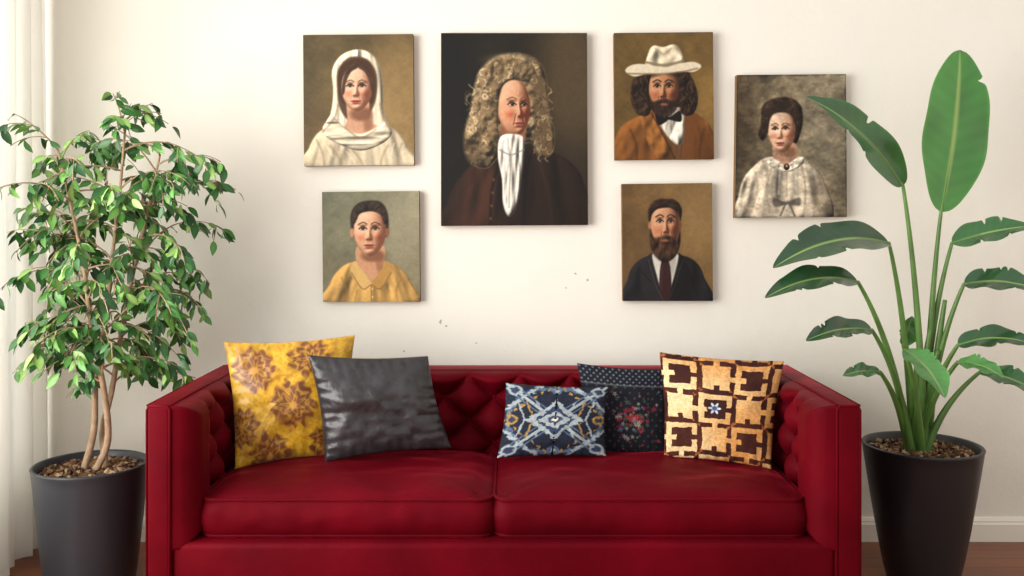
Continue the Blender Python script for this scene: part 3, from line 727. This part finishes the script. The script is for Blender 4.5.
c.poly([(774,198),(786,202),(800,198),(800,206),(788,205),(775,207)],(76,70,66),2,.85); c.line([(786,204),(781,216)],2.2,(86,80,76),1.8,.75); c.line([(790,204),(795,216)],2.2,(80,74,70),1.8,.75)
c.ell(756,207,12,2.6,(206,184,158),3,.5)
c.I*=(1+.14*2*vnoise(c.h,c.w,22,14,30)+.10*2*vnoise(c.h,c.w,60,26,31))[...,None]
cr1=np.abs(vnoise(c.h,c.w,20,16,55)+.4*vnoise(c.h,c.w,50,42,56)); c.I*=(1-.16*np.exp(-(cr1/.018)**2))[...,None]
c.I=c.I+np.exp(-(np.abs(vnoise(c.h,c.w,26,22,57)+.3*vnoise(c.h,c.w,60,52,58))/.012)**2)[...,None]*12
ed=np.minimum(np.minimum(c.X-736,847-c.X),np.minimum(c.Y-74,218-c.Y))+3*vnoise(c.h,c.w,40,30,59); c.I=c.I*(1-np.clip(1-ed/2.2,0,1)[...,None]*.35)
c.finish(9,.07); hang('woman_in_white_blouse_portrait',c,[(737,75),(846,74),(847,217),(735,218)])

# 5: woman in yellow shirt
c=Cv(322,192,420,302,(0,0,0)); c.bg((110,112,90),(140,134,108),(126,118,92),(116,106,80),.10,17)
c.ell(402,232,20,40,(160,152,126),26,.5)
st_=[(353,262),(386,262),(400,268),(410,281),(415,306),(324,306),(329,284),(338,270)]
c.poly(st_,(196,152,84),1.5); c.relief(st_,.9,81,7,24,9,shear=.6)
c.poly([(358,246),(383,246),(384,262),(379,276),(371,283),(361,272),(356,262)],(200,148,110),1.5); c.ell(373,256,12,6,(114,70,48),4,.78); c.ell(380,264,4,10,(126,80,54),4,.55)
c.poly([(370,201),(382,203),(388,213),(389,228),(385,238),(355,238),(351,228),(351,214),(358,204)],(46,32,24),1.8)
c.ell(352,233,2.2,4.5,(190,134,104),1); c.ell(387.5,233,2.2,4.5,(132,84,60),1)
face(c,370,232,16.2,25,(218,168,130),yaw=-.05,dark=(118,72,50),lip=(170,76,66),brow=(46,30,22),blush_a=.4)
hp=[(370,202),(383,206),(388,221),(384.5,224),(381,215),(371,211.5),(360,214),(355,223),(351.5,222),(353,210),(359,204)]
c.poly(hp,(42,29,21),2); hairs(c,hp,lambda x,y:(-2.3 if x<368 else -.8),70,[(96,72,50),(28,19,14),(70,50,36)],5,7,.7,.6); c.relief(hp,1.0,83,6,6,4)
ca=[(354,261),(360,268),(371,284),(362,289),(350,273)]; cb=[(386,261),(381,270),(371,284),(380,289),(392,273)]
c.poly(ca,(214,174,104),1.2); c.poly(cb,(180,136,70),1.2); c.line([(351,273),(362,289),(371,285),(380,289),(391,273)],.9,(124,84,38),1.6,.85)
c.line([(371,285),(371,303)],.9,(136,94,42),1.4)
for p in ([(341,278),(346,290),(344,303)],[(402,278),(396,290),(398,303)],[(384,290),(386,303)],[(357,290),(354,303)]): c.line(p,1.6,(146,104,50),3,.65)
for yy in (289,297): c.ell(372,yy,.8,.8,(236,206,150),.8)
c.finish(11); hang('woman_in_yellow_shirt_portrait',c,[(322,192),(419,191),(420,302),(323,302)])

# 6: bearded man in suit
c=Cv(622,183,713,301,(0,0,0)); c.bg((106,80,46),(130,102,62),(88,66,40),(118,90,54),.10,21)
c.ell(700,220,20,40,(144,114,72),24,.5)
su=[(624,306),(627,279),(634,264),(650,255),(680,255),(696,262),(704,277),(709,306)]
c.poly(su,(28,27,30),1.5); c.relief(su,1.3,91,9,26,9,shear=.5)
c.poly([(653,250),(677,250),(675,272),(665,298),(656,274)],(206,200,188),1.3); c.ell(671,262,5,14,(142,136,126),5,.55)
c.poly([(661,262),(669,262),(671,290),(665,304),(659,290)],(50,27,27),1.1); c.line([(662,266),(661,290)],.8,(92,52,50),1,.6)
l1=[(653,253),(647,259),(655,284),(664,306),(646,306),(640,271)]; l2=[(677,253),(683,259),(675,284),(666,306),(684,306),(690,271)]
c.poly(l1,(36,33,36),1.1); c.poly(l2,(20,18,20),1.1)
c.line([(648,259),(655,284),(664,303)],.9,(76,70,70),1.3,.8); c.line([(683,259),(675,284),(667,303)],.9,(52,48,48),1.3,.8)
c.line([(640,270),(646,277),(650,282)],.8,(12,11,12),1.3,.8)
c.ell(650,225,2,4,(166,110,78),1); c.ell(680,225,2,4,(104,66,46),1)
face(c,665,224,14.2,26,(194,140,104),yaw=.04,dark=(82,48,32),lip=(150,80,66),hi=(240,198,158),brow=(40,26,18),blush_a=.35,browa=.95,jaw=.2,age=.7,nose=1.1)
hp=[(664,198),(676,200),(682,209),(680.5,221),(678,213),(671,207.5),(659,208),(652.5,213),(649.5,221),(648,210),(654,201)]
c.poly(hp,(42,28,19),2); hairs(c,hp,lambda x,y:(.5 if x>662 else 2.8),60,[(84,60,42),(26,17,12),(62,44,30)],6,6,.7,.6); c.relief(hp,1.1,93,6,5,4)
b=[(650,229),(653,237),(659,236.5),(665,234.5),(671,236.5),(677,237),(680,229),(680,244),(675,256),(665,262),(655,256),(650,244)]
c.poly(b,(54,34,22),2.8,.93); hairs(c,b,lambda x,y:math.pi/2+(665-x)*.05,130,[(98,66,42),(34,21,14),(76,50,32)],3,6,.7,.6); c.relief(b,1.0,95,6,8,7)
c.ell(665,240.3,3.8,1.4,(152,84,70),1.2,.9)
c.finish(13); hang('bearded_man_in_suit_portrait',c,[(622,184),(712,183),(713,301),(623,301)])

# ---------------------------------------------------------------- plants
def chips(name,cx,cy,z,R,n,mat,parent,seed):
    r=random.Random(seed); V=[];Fc=[]
    base=[(0,0,1),(1,0,0),(0,1,0),(-1,0,0),(0,-1,0),(0,0,-1)]
    fs=[(0,1,2),(0,2,3),(0,3,4),(0,4,1),(5,2,1),(5,3,2),(5,4,3),(5,1,4)]
    C=[]
    for i in range(n):
        a=r.uniform(0,6.28); q=R*math.sqrt(r.random()); s=r.uniform(.006,.014)
        rot=Matrix.Rotation(r.uniform(0,6),3,Vector((r.uniform(-1,1),r.uniform(-1,1),r.uniform(-1,1))).normalized())
        o=len(V); col=lin(r.choice([(132,100,72),(92,66,48),(176,148,116),(110,80,56),(70,52,40)]))
        for b in base:
            p=rot@Vector((b[0]*s*1.3,b[1]*s,b[2]*s*.6)); V.append((cx+q*math.cos(a)+p.x,cy+q*math.sin(a)+p.y,z+.004+r.uniform(0,.006)+p.z)); C.append(col)
        Fc+=[[o+k for k in f] for f in fs]
    mk(name,V,Fc,mat,parent,False,np.array(C))
chip_m=vcol('bark_chips',.85,.2); soil_m=simple('potting_soil',L(46,34,26),.95,.1,(80,.8,.01))
def pot(cx,cy,rt,rb,zt,col,parent,seed):
    m=simple('pot_glaze_%d'%seed,col,.42,.5,(30,.06,.004))
    prof=[(rb*.94,0),(rb,.01)]+[(rb+(rt-rb)*(k/12)**.85,.01+(zt-.02)*k/12) for k in range(1,13)]
    prof+=[(rt+.003,zt-.004),(rt,zt),(rt-.008,zt),(rt-.013,zt-.005),(rt-.02,zt-.07)]
    lathe('planter',cx,cy,prof,m,parent)
    lathe('soil',cx,cy,[(rt-.018,zt-.036),(.001,zt-.028)],soil_m,parent,40)
    chips('bark_mulch',cx,cy,zt-.03,rt-.03,420,chip_m,parent,seed)
# --- ficus
fx,fy=P(91,463,3.3).x,3.3
ficus=empty('potted_ficus_tree',(fx,fy,0))
pot(fx,fy,.193,.146,.451,L(43,47,54),ficus,1)
def leafmesh(V,Fc,C,base,dr,nrm,ln,w,col,rib):
    dr=dr.normalized(); s=dr.cross(nrm)
    if s.length<1e-4: s=dr.orthogonal()
    s.normalize(); n=s.cross(dr).normalized(); o=len(V)
    ts=[0,.14,.34,.56,.78,.93,1.0]; ws=[.05,.55,.95,1,.62,.22,.0]
    for t,ww in zip(ts,ws):
        c=base+dr*ln*t-n*ln*.22*t*t
        V.append(c+s*w*ww*.5+n*w*ww*.16); V.append(c); V.append(c-s*w*ww*.5+n*w*ww*.16)
        C.append(col);C.append(rib);C.append(col)
    for k in range(6):
        a=o+k*3; Fc.append([a,a+1,a+4,a+3]); Fc.append([a+1,a+2,a+5,a+4])
bark=simple('ficus_bark',L(166,140,114),.8,.2,(60,.5,.006),.22,30)
rf=random.Random(11)
stems=[[(84,470,3.30),(94,430,3.30),(96,380,3.31),(106,320,3.30),(112,260,3.32),(120,190,3.30),(126,120,3.28)],
       [(106,470,3.32),(103,430,3.34),(112,390,3.34),(122,330,3.36),(134,270,3.37),(148,210,3.36),(160,155,3.34)],
       [(96,470,3.28),(108,440,3.26),(104,390,3.25),(92,330,3.24),(84,270,3.25),(72,210,3.26),(58,150,3.28)]]
TV=[];TF=[];LV=[];LF=[];LC=[]
def addtube(pts,r):
    v,f=tube_data(pts,r,7,False,len(TV)); TV.extend(v); TF.extend(f)
CC=P(110,248,3.3)
def okp(p):
    if not (p.y<3.72 and p.x>-1.82 and p.y>2.85 and p.z>.68): return False
    dx=(p.x-CC.x)/.46; dz=(p.z-CC.z)/(.54 if p.z>CC.z else .60)
    return dx*dx+dz*dz<1.05
gcols=[(40,84,38),(54,104,44),(32,70,34),(72,124,54),(96,144,66),(46,92,42),(132,170,90)]
def leaves_on(pts,start,dens):
    n=len(pts)
    for i in range(start,n):
        for rep in range(dens):
            if rf.random()<.20: continue
            a=rf.uniform(0,6.28); t=(pts[min(i,n-1)]-pts[max(i-1,0)])
            if t.length<1e-5: continue
            t.normalize(); side=Vector((math.cos(a),math.sin(a),rf.uniform(-.3,.3)))
            d=(t*.5+side*.8+Vector((0,0,-.6))).normalized()
            nr=(Vector((rf.uniform(-.8,.8),rf.uniform(-1,.3),rf.uniform(.1,1.0)))).normalized()
            ln=rf.uniform(.040,.068); col=lin(rf.choice(gcols))*rf.uniform(.8,1.2)
            b=pts[i]+d*.006+t*rf.uniform(-.012,.012)
            if okp(b+d*ln): leafmesh(LV,LF,LC,b,d,nr,ln,ln*.44,col,col*1.5)
for si,st in enumerate(stems):
    pw=[P(*s) for s in st]; cv=catmull(pw,8); m=len(cv)
    addtube(cv,[.0125*(1-.78*k/(m-1))+.001 for k in range(m)])
    nb=25
    for b in range(nb):
        f=.36+.64*(b/(nb-1)); p=cv[min(m-1,int(f*(m-1)))].copy()
        az=b*2.39996+si*1.3+rf.uniform(-.3,.3); el=rf.uniform(.3,1.05)
        ln=(.41 if f<.75 else .31)*rf.uniform(.6,1.15)*(1.0 if f>.45 else .8)
        d=Vector((math.cos(az)*math.cos(el),math.sin(az)*math.cos(el)*.8,math.sin(el)))
        pts=[p.copy()]; steps=max(4,int(ln/.028))
        for k in range(steps):
            d=(d+Vector((rf.uniform(-.12,.12),rf.uniform(-.12,.12),-.10-.05*rf.random()))).normalized()
            q=pts[-1]+d*.028
            if not okp(q): break
            pts.append(q)
        if len(pts)<3: continue
        addtube(pts,[.0036*(1-.75*k/len(pts)) for k in range(len(pts))])
        leaves_on(pts,max(2,len(pts)//4),2)
        for tw in range(3):
            i=rf.randint(len(pts)//4,len(pts)-2); q=pts[i].copy(); dd=(pts[i+1]-pts[i]).normalized()
            dd=(dd+Vector((rf.uniform(-1,1),rf.uniform(-1,1),rf.uniform(-.3,.6)))).normalized(); tp=[q]
            for k in range(rf.randint(3,6)):
                dd=(dd+Vector((0,0,-.2))).normalized(); q=tp[-1]+dd*.026
                if not okp(q): break
                tp.append(q)
            if len(tp)>2:
                addtube(tp,[.0016]*len(tp)); leaves_on(tp,1,2 if tw==0 else 1)
mk('stems_and_branches',TV,TF,bark,ficus)
ficleaf=vcol('ficus_leaf',.34,.5)
mk('foliage',LV,LF,ficleaf,ficus,True,np.array(LC))
print('ficus leaves',len(LV)//21)

# --- bird of paradise
bx,by=P(922,444,3.4).x,3.4
bop=empty('potted_bird_of_paradise',(bx,by,0))
pot(bx,by,.207,.125,.494,L(26,27,31),bop,2)
leaf_m=vcol('paddle_leaf',.30,.55,(14,.25,.01),0,.3)
pet_m=simple('petiole_green',L(88,126,58),.42,.5,None,.2,12)
def paddle(idx,b,t,w,nrm,bend,fold=.18,col=(48,92,44),soil=None,ctrl=None,pr=.0085,wave=.007,blunt=0):
    B=P(*b);T=P(*t); nrm=Vector(nrm).normalized(); mid=(B+T)/2+Vector(bend)
    nu,nv=21,72; V=[];C=[]; rr_=random.Random(idx*7)
    notches=[(rr_.choice((-1,1)),rr_.uniform(.25,.85),rr_.uniform(.15,.45)) for _ in range(4 if blunt==0 else 1)]
    for j in range(nv):
        s=j/(nv-1); c=B*(1-s)**2+mid*2*s*(1-s)+T*s*s
        tg=(mid-B)*2*(1-s)+(T-mid)*2*s; tg.normalize()
        sd=tg.cross(nrm).normalized(); n=sd.cross(tg).normalized()
        prof=(math.sin(math.pi*min(1,s**(.78+blunt*.22)))**(.62-blunt*.1)) if 0<s<1 else 0.02
        if s>.8 and not blunt: prof*=1-.25*((s-.8)/.2)
        for i in range(nu):
            a=-1+2*i/(nu-1); ww=w*.5*prof
            for sg,pos,dp in notches:
                if a*sg>0: ww*=1-dp*math.exp(-((s-pos)/.012)**2)*abs(a)
            wav=wave*math.sin(s*15+a*2+idx)*abs(a)*prof
            V.append(c+sd*a*ww*(1-.06*abs(a))+n*(fold*ww*abs(a)**1.3+wav))
            vein=.05*math.sin(s*70-abs(a)*7)
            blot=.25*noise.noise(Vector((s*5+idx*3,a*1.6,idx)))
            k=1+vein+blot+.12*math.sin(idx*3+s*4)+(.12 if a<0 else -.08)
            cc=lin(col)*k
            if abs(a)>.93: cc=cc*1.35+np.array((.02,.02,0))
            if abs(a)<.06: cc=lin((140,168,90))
            C.append(cc)
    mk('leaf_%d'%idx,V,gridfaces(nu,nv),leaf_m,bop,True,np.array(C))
    r=random.Random(idx); a=r.uniform(0,6.28)
    s0=Vector(soil) if soil else Vector((bx+(B.x-bx)*.12+.02*math.cos(a),by+.03*math.sin(a),.455))
    if ctrl: c1=P(*ctrl)
    else: c1=Vector((s0.x+(B.x-s0.x)*.28,s0.y+(B.y-s0.y)*.3,s0.z+(B.z-s0.z)*.62))
    pts=[s0*(1-q)**2+c1*2*q*(1-q)+B*q*q for q in [k/20 for k in range(21)]]
    rib=[]
    for k in range(1,16):
        s=k/17; c=B*(1-s)**2+mid*2*s*(1-s)+T*s*s; rib.append(c-nrm*.0035)
    allp=pts+rib; rr=[pr*1.9*(1-k/21)+pr*(k/21)*.7 for k in range(21)]+[pr*.6*(1-k/18) for k in range(len(rib))]
    tube('petiole_%d'%idx,allp,rr,pet_m,bop,8)
G1=(58,126,48);G2=(32,70,36);G3=(44,92,44);G4=(66,124,56)
paddle(1,(941,212,3.38),(960,50,3.42),.272,(.12,-1,.1),(.03,0,0),.10,G1,blunt=1)
paddle(2,(903,186,3.34),(806,97,3.22),.15,(-.45,-.62,.62),(.03,0,.07),.30,G3)
paddle(3,(889,243,3.30),(773,268,3.14),.17,(.05,-.62,.75),(.01,0,.10),.22,G2)
paddle(4,(858,282,3.24),(765,298,3.10),.12,(.05,-.60,.78),(.01,0,.075),.22,G2)
paddle(5,(872,330,3.22),(806,341,3.10),.10,(.05,-.6,.78),(0,0,.04),.25,G2)
paddle(6,(905,350,3.18),(945,398,3.02),.13,(.2,-.75,.6),(.02,0,.03),.2,G4)
paddle(7,(952,243,3.40),(1032,226,3.30),.125,(-.05,-.66,.7),(0,0,.02),.25,G3)
paddle(8,(964,284,3.34),(1044,292,3.2),.14,(0,-.6,.78),(0,0,.045),.22,G2)
paddle(9,(958,345,3.28),(1036,345,3.16),.11,(0,-.6,.78),(0,0,.05),.22,G2)
paddle(10,(980,372,3.35),(1050,400,3.2),.11,(0,-.6,.78),(0,0,.04),.22,G3)
paddle(11,(958,362,3.22),(1004,378,3.1),.08,(0,-.7,.7),(0,0,.03),.22,G4)
paddle(12,(880,372,3.22),(843,376,3.12),.06,(0,-.7,.7),(0,0,.02),.22,G3)
paddle(13,(903,345,3.45),(912,316,3.45),.09,(.3,-1,.1),(.0,0,.0),.4,G4)
for i,(px,py) in enumerate([(930,330),(938,350),(916,360),(945,300)]):
    T=P(px,py,3.38); s0=Vector((bx-.03+.02*i,by+.01*i,.455))
    tube('stalk_%d'%(i+1),catmull([s0,(s0+T)/2+Vector((-.004,0,.02)),T],8),[.019*(1-.6*k/16) for k in range(17)],pet_m,bop)

# ---------------------------------------------------------------- light & camera
w=bpy.data.worlds.new('daylight_world'); sc.world=w; w.use_nodes=True
bgn=w.node_tree.nodes['Background']; bgn.inputs['Color'].default_value=(1.0,.985,.955,1); bgn.inputs['Strength'].default_value=.86
def area(name,loc,rot,sx,sy,e,col):
    l=bpy.data.lights.new(name,'AREA'); l.shape='RECTANGLE'; l.size=sx; l.size_y=sy; l.energy=e; l.color=col
    o=bpy.data.objects.new(name,l); o.location=loc; o.rotation_euler=rot; sc.collection.objects.link(o)
area('window_daylight',(-2.30,1.25,1.55),(0,math.radians(-90),0),2.2,3.9,285,(1,.975,.93))
cam=bpy.data.cameras.new('camera'); co=bpy.data.objects.new('camera',cam); sc.collection.objects.link(co)
co.location=(0,0,CZ); co.rotation_euler=(math.radians(90),0,0)
cam.sensor_width=36; cam.lens=F/1024*36; cam.shift_y=-(288-HY)/1024; cam.clip_start=.05
sc.camera=co
sc.view_settings.view_transform='Standard'; sc.view_settings.look='None'
